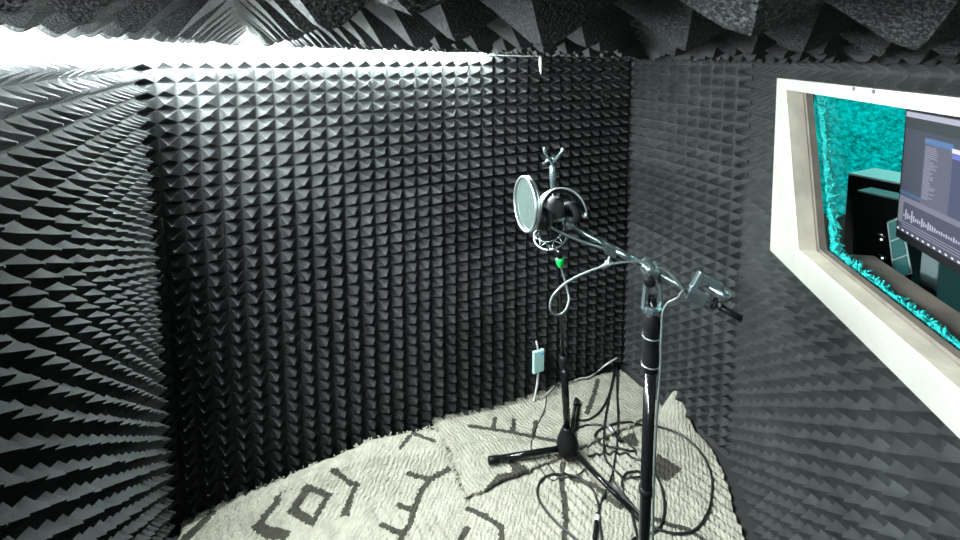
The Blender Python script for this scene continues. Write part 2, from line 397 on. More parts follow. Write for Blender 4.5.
def motif(p):
    dep = p.y*math.cos(PHI)-(p.z-ZC)*math.sin(PHI); up = p.y*math.sin(PHI)+(p.z-ZC)*math.cos(PHI)
    p = on(480+F*p.x/dep, CYP-F*up/dep, RZ)                           # the same spot as laid out on the flat rug
    p = p + Vector((noise.noise(p*70), noise.noise(p*70+Vector((9, 3, 1))), 0))*.007
    for m in MOT:
        if m[0] == 's':
            a, b, w = m[1:]; d = Vector((b.x-a.x, b.y-a.y)); q = Vector((p.x-a.x, p.y-a.y)); t = max(0, min(1, q.dot(d)/d.length_squared))
            if (q-d*t).length < w: return 1
        elif pin(p, m[1]) and not (m[2] and pin(p, m[2])): return 1
    return 0
def edge(pts):
    P = [on(x, y, RZ) for x, y in pts]; L = [0]
    for a, b in zip(P, P[1:]): L.append(L[-1]+(b-a).length)
    def f(t):
        s = t*L[-1]
        for i in range(len(P)-1):
            if s <= L[i+1]+1e-9: return P[i].lerp(P[i+1], (s-L[i])/(L[i+1]-L[i]))
        return P[-1]
    return f, L[-1]
farL, farR = on(181, 522, RZ), on(678, 409, RZ)
fd = flat(farR-farL).normalized(); fn = Vector((-fd.y, fd.x, 0))       # pointing to the back wall
def cloth(name, left, right, zf, mats, step=.0062, wob=.012, bow=0):
    lf, ll = edge(left); rf, rl = edge(right); W = (lf(0)-rf(0)).length
    nu, nv = int(W/step), int(max(ll, rl)/step); bm = BM(); g = []
    for j in range(nv+1):
        row = []
        for i in range(nu+1):
            t, s = j/nv, i/nu; p = lf(t).lerp(rf(t), s)
            e = min(s*nu, (nu-s*nu), t*nv, (nv-t*nv))*step
            k = max(0, 1-e/.06)
            p += Vector((noise.noise(p*14), noise.noise(p*14+Vector((5, 5, 5))), 0))*wob*k + Vector((noise.noise(p*60), noise.noise(p*60+Vector((2, 8, 4))), 0))*.006*k
            if bow: p += fn*bow*math.exp(-((s-.47)/.27)**2)*(1-t)**3
            for a_, b_ in ((BL, BR), (BR, FR), (FR, WN)):          # stop at the foot of the walls
                d_ = (b_-a_).normalized(); n_ = Vector((d_.y, -d_.x, 0)); k_ = (p-a_).dot(n_)
                if k_ < .022: p += n_*(.022-k_)
            p.z = zf(p)
            row.append(bm.verts.new(p))
        g.append(row)
    for j in range(nv):
        for i in range(nu):
            f = bm.faces.new((g[j][i], g[j+1][i], g[j+1][i+1], g[j][i+1])); f.material_index = motif(f.calc_center_median()); f.smooth = True
    ex = bmesh.ops.extrude_edge_only(bm, edges=[e for e in bm.edges if e.is_boundary])
    for v in [x for x in ex['geom'] if isinstance(x, bmesh.types.BMVert)]: v.co.z = max(.002, v.co.z-.016)
    bmesh.ops.recalc_face_normals(bm, faces=bm.faces[:])
    return obj(name, bm, mats, smooth=True)
pk = on(679, 415, 0)
def liftA(p): return .125*max(0, 1-abs((p-farL).dot(fd)-.80)/.80)**.7*max(0, min(1, 1+(p-farL).dot(fn)/.16))**1.5
def zA(p):
    lift = liftA(p)
    d = flat(p-pk).length
    # folds beside the stand and pile relief
    q = p.x*.8+p.y*.6
    fold = .011*math.sin(q*150+2*noise.noise(p*7))*max(0, noise.noise(Vector((p.x*2.2+3, p.y*2.2, 0)))+.15)
    return .018+.006*noise.noise(p*5)+.0035*noise.noise(p*55)+fold+lift+.17*max(0, 1-d/.15)**1.15
def zB(p):
    s = (p-farL).dot(fn); k = max(0, min(1, (.02-s)/.06+.3)); k = k*k*(3-2*k)
    wd = (p-BL).dot(Vector(((BR-BL).normalized().y, -(BR-BL).normalized().x, 0)))
    return .020+.020*k+liftA(p)+.004*max(0, min(1, liftA(p)/.02))+.03*max(0, 1-liftA(p)/.03)*max(0, min(1, 1.3-wd/.12))*max(0, min(1, ((p-BR).length-.1)/.3))+.004*noise.noise(p*8)+.003*noise.noise(p*55)
rm = [rug_mat('rug_cream_wool', CREAM, .35), rug_mat('rug_brown_wool', BROWN, .35)]
rA = cloth('woven_rug', [(181, 522), (179, 545), (176, 600), (172, 670)], [(678, 409), (716, 451), (744, 538), (790, 670)], zA, rm, bow=.135)
tag(rA, 'large cream shaggy rug with brown tribal motifs covering the booth floor', 'rug')
rm2 = [rug_mat('rug_cream_flatweave', (.172, .163, .134), -.75), rug_mat('rug_brown_flatweave', BROWN, -.75)]
rB = cloth('woven_rug', [(431, 427), (449, 461), (468, 498)], [(621, 368), (645, 388), (668, 409)], zB, rm2)
tag(rB, 'smaller cream flat-woven rug in the back corner under the straight stand', 'rug')
bm = BM(); r = random.Random(3)
for k in range(70):                                                   # loose wool ends along the far edge
    t = r.random(); p = farL.lerp(farR, t*.5)+fn*(.002+.135*math.exp(-((t*.5-.47)/.27)**2)); p.z = zA(p)-.004
    q = p+fn*r.uniform(.002, .014)+fd*r.uniform(-.016, .016)+Z*r.uniform(-.004, .012)
    tube(bm, smooth_path([p, p.lerp(q, .5)+Z*.006, q], 3), .0035, 5)
fr = obj('fringe', bm, rm[0], smooth=True); fr.parent = rA; fr.matrix_parent_inverse = Matrix.Translation(-rA.location); fr['kind'] = 'stuff'
bm = BM()
for k in range(50):
    t = k/49+r.uniform(-.01, .01); a_, b_ = on(431, 427, RZ), on(468, 498, RZ); p = a_.lerp(b_, t); p.z = zB(p)-.005
    o_ = (flat(a_-b_).normalized()); o_ = Vector((-o_.y, o_.x, 0)); q = p+o_*r.uniform(.004, .02)+Z*r.uniform(-.008, .006); q.z = max(q.z, .03)
    tube(bm, smooth_path([p, p.lerp(q, .5)+Z*.006, q], 3), .004, 5)
fr = obj('fringe', bm, rm2[0], smooth=True); fr.parent = rB; fr.matrix_parent_inverse = Matrix.Translation(-rB.location); fr['kind'] = 'stuff'
def gz(p, off=0):                                                     # height of the rug surface
    s = (p-farL).dot(fn)
    a_, b_, c_, d_ = on(431, 427, RZ), on(621, 368, RZ), on(668, 409, RZ), on(468, 498, RZ)
    return (zB(p) if pin(p, [a_, b_, c_, d_]) else zA(p))+off
def ground(x, y, off=0):
    p = on(x, y, RZ); p.z = gz(p, off); return p

# ------------------------------------------------------------------ straight stand at the back
base = ground(568, 456); bz = base.z
st = thing('microphone_stand', base, 'black straight microphone stand on folded tripod legs, standing behind the hanging microphone', 'mic stand')
ptop = at(553, 178, base.y-.06); hub = base+Z*.075
ax = (ptop-hub).normalized()
bm = BM(); lathe(bm, base+Z*.022, ax, [(.02, 0), (.045, .004), (.056, .03), (.056, .06), (.05, .085), (.036, .115), (.024, .14), (.022, .15)], 24); obj('hub', bm, M['black_plastic'], st, True)
bm = BM(); tube(bm, [hub, hub+ax*.46], .0185, 16); obj('lower_pole', bm, M['black_metal'], st, True)
bm = BM(); lathe(bm, hub+ax*.43, ax, [(.019, 0), (.023, .004), (.023, .05), (.016, .06)], 16); obj('collar', bm, M['black_plastic'], st, True)
bm = BM(); tube(bm, [hub+ax*.44, ptop], .0105, 12); obj('upper_pole', bm, M['black_metal'], st, True)
for (x, y, rz) in ((488, 469, .02), (577, 402, .05), (642, 522, .02)):
    lr = .011 if x > 600 else .0145
    e = on(x, y, RZ); e.z = gz(e, .017); a_ = base+Z*.055; d = (e-a_).normalized()
    bm = BM(); tube(bm, [a_+d*.02, e-d*.03], lr, 12); lg = obj('leg', bm, M['black_metal'], st, True)
    bm = BM(); tube(bm, [e-d*.05, e-d*.002, e], [lr+.003, lr+.003, lr-.003], 12); obj('rubber_foot', bm, M['black_plastic'], lg, True)
    bm = BM(); box(bm, a_+d*.02+Z*.012, d*.025, d.cross(Z).normalized()*.012, Z*.02, .004); obj('hinge', bm, M['black_plastic'], lg)
bm = BM(); lathe(bm, ptop-ax*.005, ax, [(.012, -.06), (.016, -.055), (.016, .06), (.008, .07)], 14)
c0 = ptop+ax*.07
for dx in (-.035, .045):
    tube(bm, [c0, c0+Vector((dx, 0, .055)), c0+Vector((dx*1.1, -.01, .075))], .008, 8); tube(bm, [c0+Z*.03, c0+Vector((-dx*.9, .01, -.005))], .007, 8)
obj('top_bracket', bm, M['grey_metal'], st, True)

# ------------------------------------------------------------------ boom stand
cb = at(653, 288, 1.345); foot = Vector((cb.x, cb.y, .026)); foot.x = cb.x+.0
bs = thing('boom_microphone_stand', foot, 'tall black boom microphone stand with teal-lit arm, nearest the camera', 'mic stand')
xl = lambda y: at(653+(y-288)*-.009, y, 1.345)
pz = lambda y: Vector((cb.x, cb.y, xl(y).z))
bm = BM(); tube(bm, [Vector((cb.x, cb.y, .12)), pz(366)], .0175, 18); obj('lower_pole', bm, M['black_metal'], bs, True)
bm = BM(); lathe(bm, pz(372), (0, 0, 1), [(.0178, 0), (.024, .006), (.0245, .06), (.0225, .07), (.022, .13), (.0255, .135), (.0255, .165), (.02, .18), (.018, .19)], 24); obj('height_clutch', bm, M['black_plastic'], bs, True)
for y in (336, 364):
    bm = BM(); torus(bm, pz(y), (0, 0, 1), .0255, .0022); obj('clutch_ring', bm, M['silver'], bs, True)
bm = BM(); lathe(bm, pz(494), (0, 0, 1), [(.018, 0), (.0215, .004), (.0215, .02), (.018, .024)], 18); obj('pole_collar', bm, M['black_plastic'], bs, True)
bm = BM(); tube(bm, [pz(330), pz(296)], .0125, 14); obj('upper_pole', bm, M['black_metal'], bs, True)
bm = BM(); lathe(bm, pz(312), (0, 0, 1), [(.022, 0), (.03, .004), (.03, .018), (.024, .022)], 10); obj('toothed_ring', bm, M['grey_metal'], bs)
bf, br = at(606, 245, 1.40), at(742, 319, 1.27); bd = (br-bf).normalized()
bm = BM()
for sgn in (-1, 1):
    prism(bm, [pz(310)+Vector((sgn*.024, -.01, 0)), pz(310)+Vector((sgn*.024, .012, 0)), pz(276)+Vector((sgn*.017, .012, .0)), pz(276)+Vector((sgn*.017, -.01, 0))], (sgn*.006, 0, 0))
box(bm, pz(310), (.026, 0, 0), (0, .012, 0), (0, 0, .006)); obj('swivel_yoke', bm, M['grey_metal'], bs)
def bp(px): # point on the boom axis at photo column px
    lo, hi = 0, 1
    for _ in range(40):
        m = (lo+hi)/2; p = bf.lerp(br, m)
        if 480+F*p.x/(p.y*math.cos(PHI)-(p.z-ZC)*math.sin(PHI)) < px: lo = m
        else: hi = m
    return bf.lerp(br, (lo+hi)/2)
bm = BM(); lathe(bm, bp(650)+Vector((0, -.03, 0)), (0, 1, 0), [(.016, 0), (.021, .004), (.021, .03), (.026, .034), (.026, .055), (.014, .06)], 20); obj('swivel_clutch', bm, M['grey_metal'], bs, True)
bm = BM(); tube(bm, [bp(640), bp(742)], .0095, 14); obj('boom_arm', bm, M['grey_metal'], bs, True)
bm = BM(); tube(bm, [bp(720), bp(741), br], [.0105, .0105, .006], 14); obj('boom_end_cap', bm, M['black_plastic'], bs, True)
bm = BM(); tube(bm, [bp(575)if False else bf-bd*.14, bp(642)], .0068, 12); obj('boom_extension', bm, M['grey_metal'], bs, True)
bm = BM(); tube(bm, [bp(614), bp(639)], .0115, 14); obj('boom_sleeve', bm, M['grey_metal'], bs, True)
bm = BM(); lathe(bm, bp(641), bd, [(.012, -.0), (.016, .003), (.016, .028), (.012, .032)], 16); obj('boom_collar', bm, M['grey_metal'], bs, True)
bm = BM(); lathe(bm, bp(650)+Vector((-.015, -.035, -.01)), (-.3, -1, 0), [(.006, 0), (.006, .012), (.016, .014), (.017, .03), (.008, .034)], 12); obj('swivel_knob', bm, M['black_plastic'], bs, True)
for a_ in (100, 215, 335):
    e = Vector((foot.x+.36*math.cos(math.radians(a_)), foot.y+.36*math.sin(math.radians(a_)), 0)); e.z = zA(e)+.016
    bm = BM(); tube(bm, [Vector((foot.x, foot.y, .17)), e], .011, 10); lg = obj('leg', bm, M['black_metal'], bs, True)
    bm = BM(); lathe(bm, e-Z*.013, (0, 0, 1), [(.012, 0), (.016, .004), (.016, .022), (.011, .03)], 12); obj('rubber_foot', bm, M['black_plastic'], lg, True)
bm = BM(); lathe(bm, Vector((foot.x, foot.y, .11)), (0, 0, 1), [(.018, 0), (.03, .006), (.032, .06), (.02, .1)], 16); obj('hub', bm, M['black_plastic'], bs, True)

# accessory clamp on the rear end of the boom
cc = bp(697); ux = bd; uu = Vector((0, -1, .0)); uu = (uu-ux*uu.dot(ux)).normalized(); uv = ux.cross(uu); uv = uv if uv.z > 0 else -uv
ac = thing('accessory_clamp', cc, 'grey clamp with thumb knob gripping the rear end of the boom', 'clamp')
bm = BM(); box(bm, cc-uv*.002, ux*.028, uu*.017, uv*.022, .004); obj('jaw_block', bm, M['grey_metal'], ac)
bm = BM(); box(bm, cc+uv*.040-ux*.016, ux*.009, uu*.017, uv*.026, .003); box(bm, cc+uv*.056+ux*.012, ux*.034, uu*.016, uv*.010, .003); obj('bracket', bm, M['grey_metal'], ac)
bm = BM(); lathe(bm, cc+uv*.036+ux*.02, ux, [(.006, 0), (.006, .016), (.015, .018), (.016, .05), (.013, .056)], 14); obj('thumb_knob', bm, M['grey_metal'], ac, True)
bm = BM(); torus(bm, cc+ux*.05, ux, .014, .005, 20); obj('lock_ring', bm, M['black_plastic'], ac, True)

# ------------------------------------------------------------------ microphone, shock mount, headphones, pop filter
YM = 1.43
mb, mt = at(559, 247, YM), at(555, 196, YM+.01); ma = (mt-mb).normalized(); ml = (mt-mb).length
mic = thing('condenser_microphone', mb, 'black condenser microphone upright inside the wire shock mount', 'microphone')
bm = BM(); lathe(bm, mb, ma, [(.010, 0), (.019, .004), (.026, .02), (.027, .03), (.027, ml*.55), (.025, ml*.56)], 24); obj('body', bm, M['black_metal'], mic, True)
bm = BM(); lathe(bm, mb+ma*ml*.56, ma, [(.0255, 0), (.027, .003), (.027, ml*.3), (.024, ml*.37), (.016, ml*.42), (.004, ml*.44)], 24); obj('grille', bm, M['grille'], mic, True)
bm = BM(); lathe(bm, mb+ma*ml*.54, ma, [(.0275, 0), (.0283, .002), (.0283, .008), (.0275, .01)], 24); obj('band', bm, M['silver'], mic, True)

sm = thing('shock_mount', at(551, 233, YM), 'wire ring shock mount with zigzag elastics, clamped to the front of the boom', 'shock mount')
tx = Vector((-.25, -.48, .84)).normalized()
c1, c2 = mb+ma*.034+Vector((-.026, 0, 0)), mb+ma*.034+Vector((-.026, 0, 0))+tx*.034
bm = BM(); torus(bm, c1, tx, .050, .0028); obj('outer_ring', bm, M['silver'], sm, True)
bm = BM(); torus(bm, c2, tx, .046, .0022); obj('outer_ring', bm, M['grey_metal'], sm, True)
bm = BM(); torus(bm, c1+tx*.014, tx, .0315, .0028, 32); obj('inner_ring', bm, M['black_plastic'], sm, True)
_, u_, v_ = frame_of(tx)
zz_ = []
for k in range(16):
    a_ = 2*math.pi*k/16; R_ = .049 if k % 2 else .0325
    zz_.append((c1 if k % 2 else c1+tx*.014)+(u_*math.cos(a_)+v_*math.sin(a_))*R_)
bm = BM(); tube(bm, zz_, .0012, 6, closed=True); obj('elastic_band', bm, M['pale_plastic'], sm)
for a_ in (.3, 2.4, 4.5):
    w_ = u_*math.cos(a_)+v_*math.sin(a_); bm = BM(); tube(bm, [c1+w_*.05, c2+w_*.046], .003, 8); obj('spacer_rod', bm, M['grey_metal'], sm)
be = bf-bd*.135
bm = BM(); tube(bm, smooth_path([c1+(be-c1).normalized()*.048, c1.lerp(be, .7)-Z*.012, be]), .006, 8); lathe(bm, be-bd*.012, bd, [(.008, 0), (.012, .003), (.012, .03), (.008, .034)], 12); obj('mount_arm', bm, M['silver'], sm, True)

hp = thing('headphones', at(560, 205, YM), 'pair of headphones with pale headband hung over the top of the microphone', 'headphones')
hb = [at(x, y, Yv) for x, y, Yv in ((538.5, 215, 1.39), (538.5, 208, 1.39), (542, 199, 1.395), (549, 191.5, 1.40), (558, 188.5, 1.41), (568, 190, 1.425), (576, 195, 1.44), (582, 203, 1.45), (585.5, 213, 1.46), (585, 217, 1.46))]
bm = BM(); P_ = smooth_path(hb, 6); n_ = len(P_)
w0 = Vector((.25, -.8, .35)).normalized()
for k in range(n_-1):
    pass
def ribbon(bm, P, wid, thk):
    R = []
    for i, p in enumerate(P):
        d = (P[min(i+1, len(P)-1)]-P[max(i-1, 0)]).normalized(); s_ = (w0-d*w0.dot(d)).normalized(); n0 = d.cross(s_)
        w = wid(i/(len(P)-1)); R.append([bm.verts.new(p+s_*a*w+n0*b*thk) for a, b in ((-1, -.6), (-.6, -1), (.6, -1), (1, -.6), (1, .6), (.6, 1), (-.6, 1), (-1, .6))])
    for A, B in zip(R, R[1:]):
        for k in range(8): bm.faces.new((A[k], A[(k+1) % 8], B[(k+1) % 8], B[k]))
    bm.faces.new(R[0][::-1]); bm.faces.new(R[-1]); bmesh.ops.recalc_face_normals(bm, faces=bm.faces[:]); return bm
ribbon(bm, P_, lambda t: .0055+.021*max(0, 1-t*1.1)**.8, .0024); obj('headband', bm, M['pale_plastic'], hp, True)
P2 = [p+(mb+ma*ml*.5-p).normalized()*.008 for p in P_[6:-8]]
bm = BM(); ribbon(bm, P2, lambda t: .012, .004); obj('headband_pad', bm, M['black_plastic'], hp, True)
for (x, y, Yv, axd, nm) in ((570, 213, 1.45, Vector((-.75, -.6, -.1)), 0), (544, 219, 1.385, Vector((.8, .5, -.1)), 1)):
    c = at(x, y, Yv); axd.normalize()
    bm = BM(); lathe(bm, c-axd*.028, axd, [(.012, 0), (.027, .004), (.034, .012), (.035, .022)], 24); cup = obj('ear_cup', bm, M['black_plastic'], hp, True)
    bm = BM(); torus(bm, c, axd, .025, .011, 32); obj('ear_pad', bm, M['ear_pad'], cup, True)
    e = hb[-1] if nm == 0 else hb[0]
    bm = BM(); tube(bm, smooth_path([e, e.lerp(c-axd*.026, .5)-Z*.004, c-axd*.026]), .0035, 8); obj('yoke', bm, M['pale_plastic'], hp, True)

pf = thing('pop_filter', at(612, 251, 1.40), 'round mesh pop filter on a thin gooseneck, left of the microphone', 'pop filter')
pc = at(525, 204, 1.40); pn = Vector((-.95, -.31, .03)).normalized()
ps = .082
bm = BM(); torus(bm, pc, pn, ps, .0045, 56); torus(bm, pc-pn*.012, pn, ps*.99, .004, 56); obj('hoop', bm, M['silver'], pf, True)
bm = BM(); lathe(bm, pc-pn*.003, pn, [(ps, 0), (ps, .0012)], 56); obj('screen', bm, M['screen_mesh'], pf)
bm = BM(); lathe(bm, pc-pn*.012, pn, [(ps*.985, 0), (ps*.985, .0012)], 56); obj('screen', bm, M['screen_mesh'], pf)
gk = [pc+(at(533, 212, 1.39)-pc).normalized()*ps, at(541, 220, 1.37), at(556, 230, 1.36), at(573, 238, 1.37), at(591, 244.5, 1.385), at(606, 249, 1.40), at(612, 251, 1.40)]
bm = BM(); tube(bm, smooth_path(gk), .0038, 10); obj('gooseneck', bm, M['silver'], pf, True)
cl = bp(610)
bm = BM(); box(bm, cl-Z*.008, bd*.018, Vector((0, .013, 0)), Z*.018, .003); obj('clamp', bm, M['grey_metal'], pf)
bm = BM(); kc = cl-Z*.028; lathe(bm, kc, (-.3, -.2, -1), [(.005, 0), (.005, .014), (.010, .016), (.011, .026), (.006, .03)], 10)
box(bm, kc+Vector((-.009, -.006, -.026)), Vector((.018, 0, .010)), Vector((0, .004, 0)), Vector((-.004, 0, .006)), .002); obj('wing_screw', bm, M['silver'], pf)

# ------------------------------------------------------------------ cables
def cable(name, pts, r, m, label, cat='cable', group=None):
    bm = BM(); tube(bm, smooth_path(pts, 8), r, 8); return tag(obj(name, bm, m, smooth=True), label, cat, group)
mcb = thing('microphone_cable', at(561, 262, YM), 'grey microphone cable with green plug looping from the microphone to the boom', 'cable')
xq = mb-ma*.004
bm = BM(); lathe(bm, xq, -ma, [(.010, 0), (.010, .028), (.0085, .032)], 14); obj('plug', bm, M['black_metal'], mcb, True)
bm = BM(); gc = xq-ma*.032; lathe(bm, gc, -ma, [(.0125, 0), (.0135, .004), (.012, .016), (.008, .024), (.005, .03)], 14); obj('green_boot', bm, M['green'], mcb, True)
g0 = gc-ma*.026
mp_ = [g0, at(563.5, 275, YM), at(567.5, 290, YM-.005), at(569, 300, YM-.02), at(565, 311, YM-.035), at(557, 315, YM-.045), at(550.5, 309, YM-.05), at(553, 296, YM-.05), at(566, 283, YM-.05), at(585, 273, 1.38), at(605, 266, 1.37), at(622, 262.5, 1.365), at(640, 261.5, 1.355), bp(652)+Vector((0, -.012, .016)), bp(664)+Vector((0, -.010, .024)), bp(674)+Vector((.0, -.016, .012)), bp(683)+Vector((0, -.018, -.008)), at(683, 291, 1.29), at(677, 298, 1.29), at(668, 303, 1.30), at(663, 312, 1.31), at(662, 325, 1.315), at(661, 345, 1.318), at(660.5, 370, 1.32), at(658, 400, 1.325), at(655.5, 440, 1.325), at(654, 480, 1.325), at(653, 530, 1.325), Vector((cb.x+.02, cb.y-.03, .25))]
e_ = Vector((cb.x+.06, cb.y-.07, 0)); e_.z = zA(e_)+.006; e2 = Vector((cb.x-.05, cb.y-.12, 0)); e2.z = zA(e2)+.006
bm = BM(); tube(bm, smooth_path(mp_+[e_, e2], 8), .0037, 8); obj('lead', bm, M['cable_grey'], mcb, True)

CR = .0052
def gcable(px, label, r=CR, m='cable_black', lift=None):
    pts = []
    for k, (x, y) in enumerate(px):
        p = ground(x, y, r+.001+(lift[k] if lift and k in lift else 0)); pts.append(p)
    P = smooth_path(pts, 10)
    for p in P:
        h = gz(p, r+.0005)
        if p.z < h: p.z = h
    bm = BM(); tube(bm, P, r, 8); return tag(obj('audio_cable', bm, M[m], smooth=True), label, 'cable', 'cables on the rug')
gcable([(577, 428), (589, 424.5), (599, 427), (605, 430), (621, 425.5), (648, 425), (667, 428.5), (685, 437), (701, 452), (711, 473), (712, 491), (708, 512), (696, 528), (680, 532.5), (667, 530.5), (655, 526), (644, 517), (634, 506), (624, 494), (612, 480)], 'black cable in the widest loop, running to the right edge of the rug')
gcable([(602, 540), (599, 520), (598.5, 505), (596, 497), (589, 485), (575, 475.5), (559, 473), (546, 476), (538.5, 484), (538, 496), (545, 509), (557, 523), (577, 539), (590, 551)], 'black cable in a teardrop loop in front of the straight stand')
gcable([(616, 366), (609, 394), (600, 411), (588, 419), (577, 420), (573, 426)], 'black cable curving from the back corner to the hub of the straight stand', lift={0: .02})
gcable([(615, 368), (611, 388), (605.5, 417), (604, 436), (604, 454), (607, 462), (613, 470), (622, 476), (633, 477.5), (644, 476), (643, 472.5), (634.6, 471.5), (626, 474), (622, 481), (623.5, 492), (629, 502), (640, 511), (650, 518)], 'black cable from the back corner ending in a small curl by the boom pole', lift={0: .02})
gcable([(617, 367), (617, 394), (618, 417), (617, 443), (613.5, 467), (611, 478), (606, 491), (600, 503), (598, 508)], 'black cable running straight from the back corner to the joined plugs', lift={0: .02})
gcable([(629, 444), (635, 449), (632, 452), (618.5, 449), (603, 446), (595, 441), (597, 435), (605, 430.5), (611, 431)], 'short black cable coiled in a flat loop around the loose plug')
gcable([(588, 457), (600, 453.5), (621, 453), (634.6, 457), (646, 464), (657.5, 478), (663.5, 496), (664, 512), (659, 527), (648, 533), (636, 536), (631, 541), (629, 550)], 'black cable arcing from the stand leg past the boom pole')
gcable([(547, 390), (545, 408), (536, 427), (531, 447), (534, 461), (545, 474), (554, 478.5), (566, 477), (578, 474), (586, 469)], 'thin black cable wriggling down the left side of the straight stand', r=.0024)
gcable([(549, 456), (549, 464), (557, 472.5), (568, 474), (577, 475), (584, 469), (588, 463)], 'black cable passing under the left leg of the straight stand', r=.0032)
gcable([(574, 452), (588, 462), (602, 478), (614, 488), (624, 497), (630, 508), (634, 522), (638, 540), (640, 552)], 'black cable lying alongside the front leg of the straight stand')
def plug(px0, px1, label, mats):
    a_, b_ = ground(*px0, .012), ground(*px1, .012); d = (b_-a_).normalized(); L_ = (b_-a_).length
    t = thing('cable_plug', a_-Z*.01, label, 'plug')
    bm = BM(); lathe(bm, a_, d, [(.005, 0), (.010, .003), (.010, L_*.45), (.0085, L_*.48)], 14); obj('sleeve', bm, mats[0], t, True)
    if len(mats) > 2: bm = BM(); lathe(bm, a_+d*L_*.1, d, [(.0104, 0), (.0108, .002), (.0108, L_*.2), (.0104, L_*.22)], 14); obj('white_band', bm, mats[2], t, True)
    bm = BM(); lathe(bm, a_+d*L_*.48, d, [(.009, 0), (.009, L_*.42), (.005, L_*.52)], 14); obj('boot', bm, mats[1], t, True)
plug((598, 514), (594, 541), 'joined black plugs with a white band where the teardrop loop closes', [M['black_metal'], M['black_plastic'], M['cable_white']])
plug((607, 429), (622, 441), 'silver loose plug in the flat cable loop', [M['silver'], M['black_plastic']])

wc = thing('white_power_lead', at(538, 371, (BR-BL).normalized().y and 2.60), 'white lead with a pale inline controller box hanging against the back wall', 'cable')
def wallpt(x, y, off=.075):
    d = ray(x, y); n = nB; o = BL+n*off; t = (o-Vector((0, 0, ZC))).dot(n)/d.dot(n); return Vector((0, 0, ZC))+d*t
q0, q1 = wallpt(538, 352), wallpt(538.5, 370)
bm = BM(); box(bm, (q0+q1)/2, uC*.036, nB*.010, Z*((q0-q1).length/2+.01), .004); obj('controller_box', bm, M['controller'], wc)
bm = BM(); box(bm, (q0+q1)/2+nB*.0105+Z*.045+uC*.016, uC*.012, nB*.0006, Z*.006); obj('logo_mark', bm, M['blue_mark'], wc)
bm = BM(); tube(bm, smooth_path([wallpt(536, 341, .062), wallpt(537.5, 347), wallpt(538, 352)]), .005, 8)
tube(bm, smooth_path([q1, wallpt(537, 385), wallpt(534.5, 398), ground(534, 404, .006)]), .0065, 8); obj('lead', bm, M['cable_white'], wc, True)
pts = [wallpt(617, 358, .07), wallpt(607, 364, .09), ground(599, 373, .03), ground(590, 379.5, .012), ground(578, 383, .01), ground(568, 383, .01), ground(558, 388, .008), ground(549, 395, .006), ground(541, 401, .006)]
cable('white_cable', pts, .0052, M['cable_white'], 'thin white cable along the back edge of the rug up into the corner')

# ------------------------------------------------------------------ window
w1 = bpy.data.objects.new('window_1', None); COL.objects.link(w1); w1.location = wp(ou0, oz0, 0); w1['kind'] = 'structure'
JD = .056
def board(name, uz, off0, off1, m):
    bm = BM(); prism(bm, [wp(u, z, off0) for u, z in uz], nW*(off1-off0)); return obj(name, bm, m, w1)
board('casing_board', [(ou0, oz1), (ou0b, oz0), (iu0b, iz0), (iu0, iz1)], FACE, -.002, M['wood'])
board('casing_board', [(ou0, oz1), (iu0, iz1), (UEND, iz1), (UEND, oz1)], FACE, -.002, M['wood'])
board('casing_board', [(ou0b, oz0), (iu0b, iz0), (UEND, iz0), (UEND, oz0)], FACE, -.002, M['wood'])
board('casing_board', [(UEND, iz1), (UEND, oz1), (UEND+.1, oz1), (UEND+.1, oz0), (UEND, oz0), (UEND, iz0)], FACE, -.002, M['wood'])
JT = .02
ju = lambda z: iu0b+(iu0-iu0b)*(z-iz0)/(iz1-iz0)
board('jamb', [(ju(iz0)-.0, iz0), (ju(iz0)+.012, iz0), (ju(iz1)+.012, iz1), (ju(iz1), iz1)], FACE+.001, FACE+JD, M['wood_raw'])
board('jamb', [(iu0, iz1), (UEND, iz1), (UEND, iz1-.012), (iu0, iz1-.012)], FACE+.001, FACE+JD, M['wood'])
board('sill', [(iu0b, iz0), (UEND, iz0), (UEND, iz0+.012), (iu0b, iz0+.012)], FACE+.001, FACE+JD, M['wood_raw'])
g0_, g1_ = FACE+JD+.002, FACE+JD+.024
um, zm0, zm1 = max(iu0, iu0b)+.0, iz0, iz1
board('glazing_stop', [(iu0b, iz0), (iu0b+.028, iz0), (iu0+.028, iz1), (iu0, iz1)], g0_, g1_, M['wood_dark'])
board('glazing_stop', [(iu0b, iz0), (UEND, iz0), (UEND, iz0+.024), (iu0b, iz0+.024)], g0_, g1_, M['wood_dark'])
board('glazing_stop', [(iu0, iz1), (UEND, iz1), (UEND, iz1-.016), (iu0, iz1-.016)], g0_, g1_, M['wood_dark'])
board('pane', [(iu0b+.005, iz0+.004), (UEND, iz0+.004), (UEND, iz1-.004), (iu0+.005, iz1-.004)], g1_+.001, g1_+.006, M['glass'])
lg_ = board('ledge', [(iu0b, iz0-.02), (UEND, iz0-.02), (UEND, iz0+.006), (iu0b, iz0+.006)], g1_+.05, g1_+.15, M['wood_dark'])
def fur(p0, p1, nrm, r0, seed):
    r = random.Random(seed); bm = BM(); L_ = (p1-p0).length; n = int(L_/.012); d = (p1-p0).normalized()
    tube(bm, [p0+d*L_*k/n for k in range(n+1)], [r0*r.uniform(.7, 1.15) for k in range(n+1)], 8)
    for k in range(int(L_/.0045)):
        b_ = p0+d*r.random()*L_; dr = (nrm*r.uniform(.3, 1)+nW*r.uniform(-.7, .9)+d*r.uniform(-.6, .6)+Z*r.uniform(-.3, .3)).normalized()
        e = b_+dr*r0*r.uniform(1.2, 2.0); tube(bm, [b_, b_.lerp(e, .6)+d*r.uniform(-.004, .004), e], [r0*.4, r0*.28, .001], 5)
    return bm
fo = g1_+.028
obj('fur_trim', fur(wp(iu0b+.02, iz0+.01, fo), wp(iu0+.02, iz1-.01, fo), dWn, .016, 1), M['teal_fur'], w1, True)
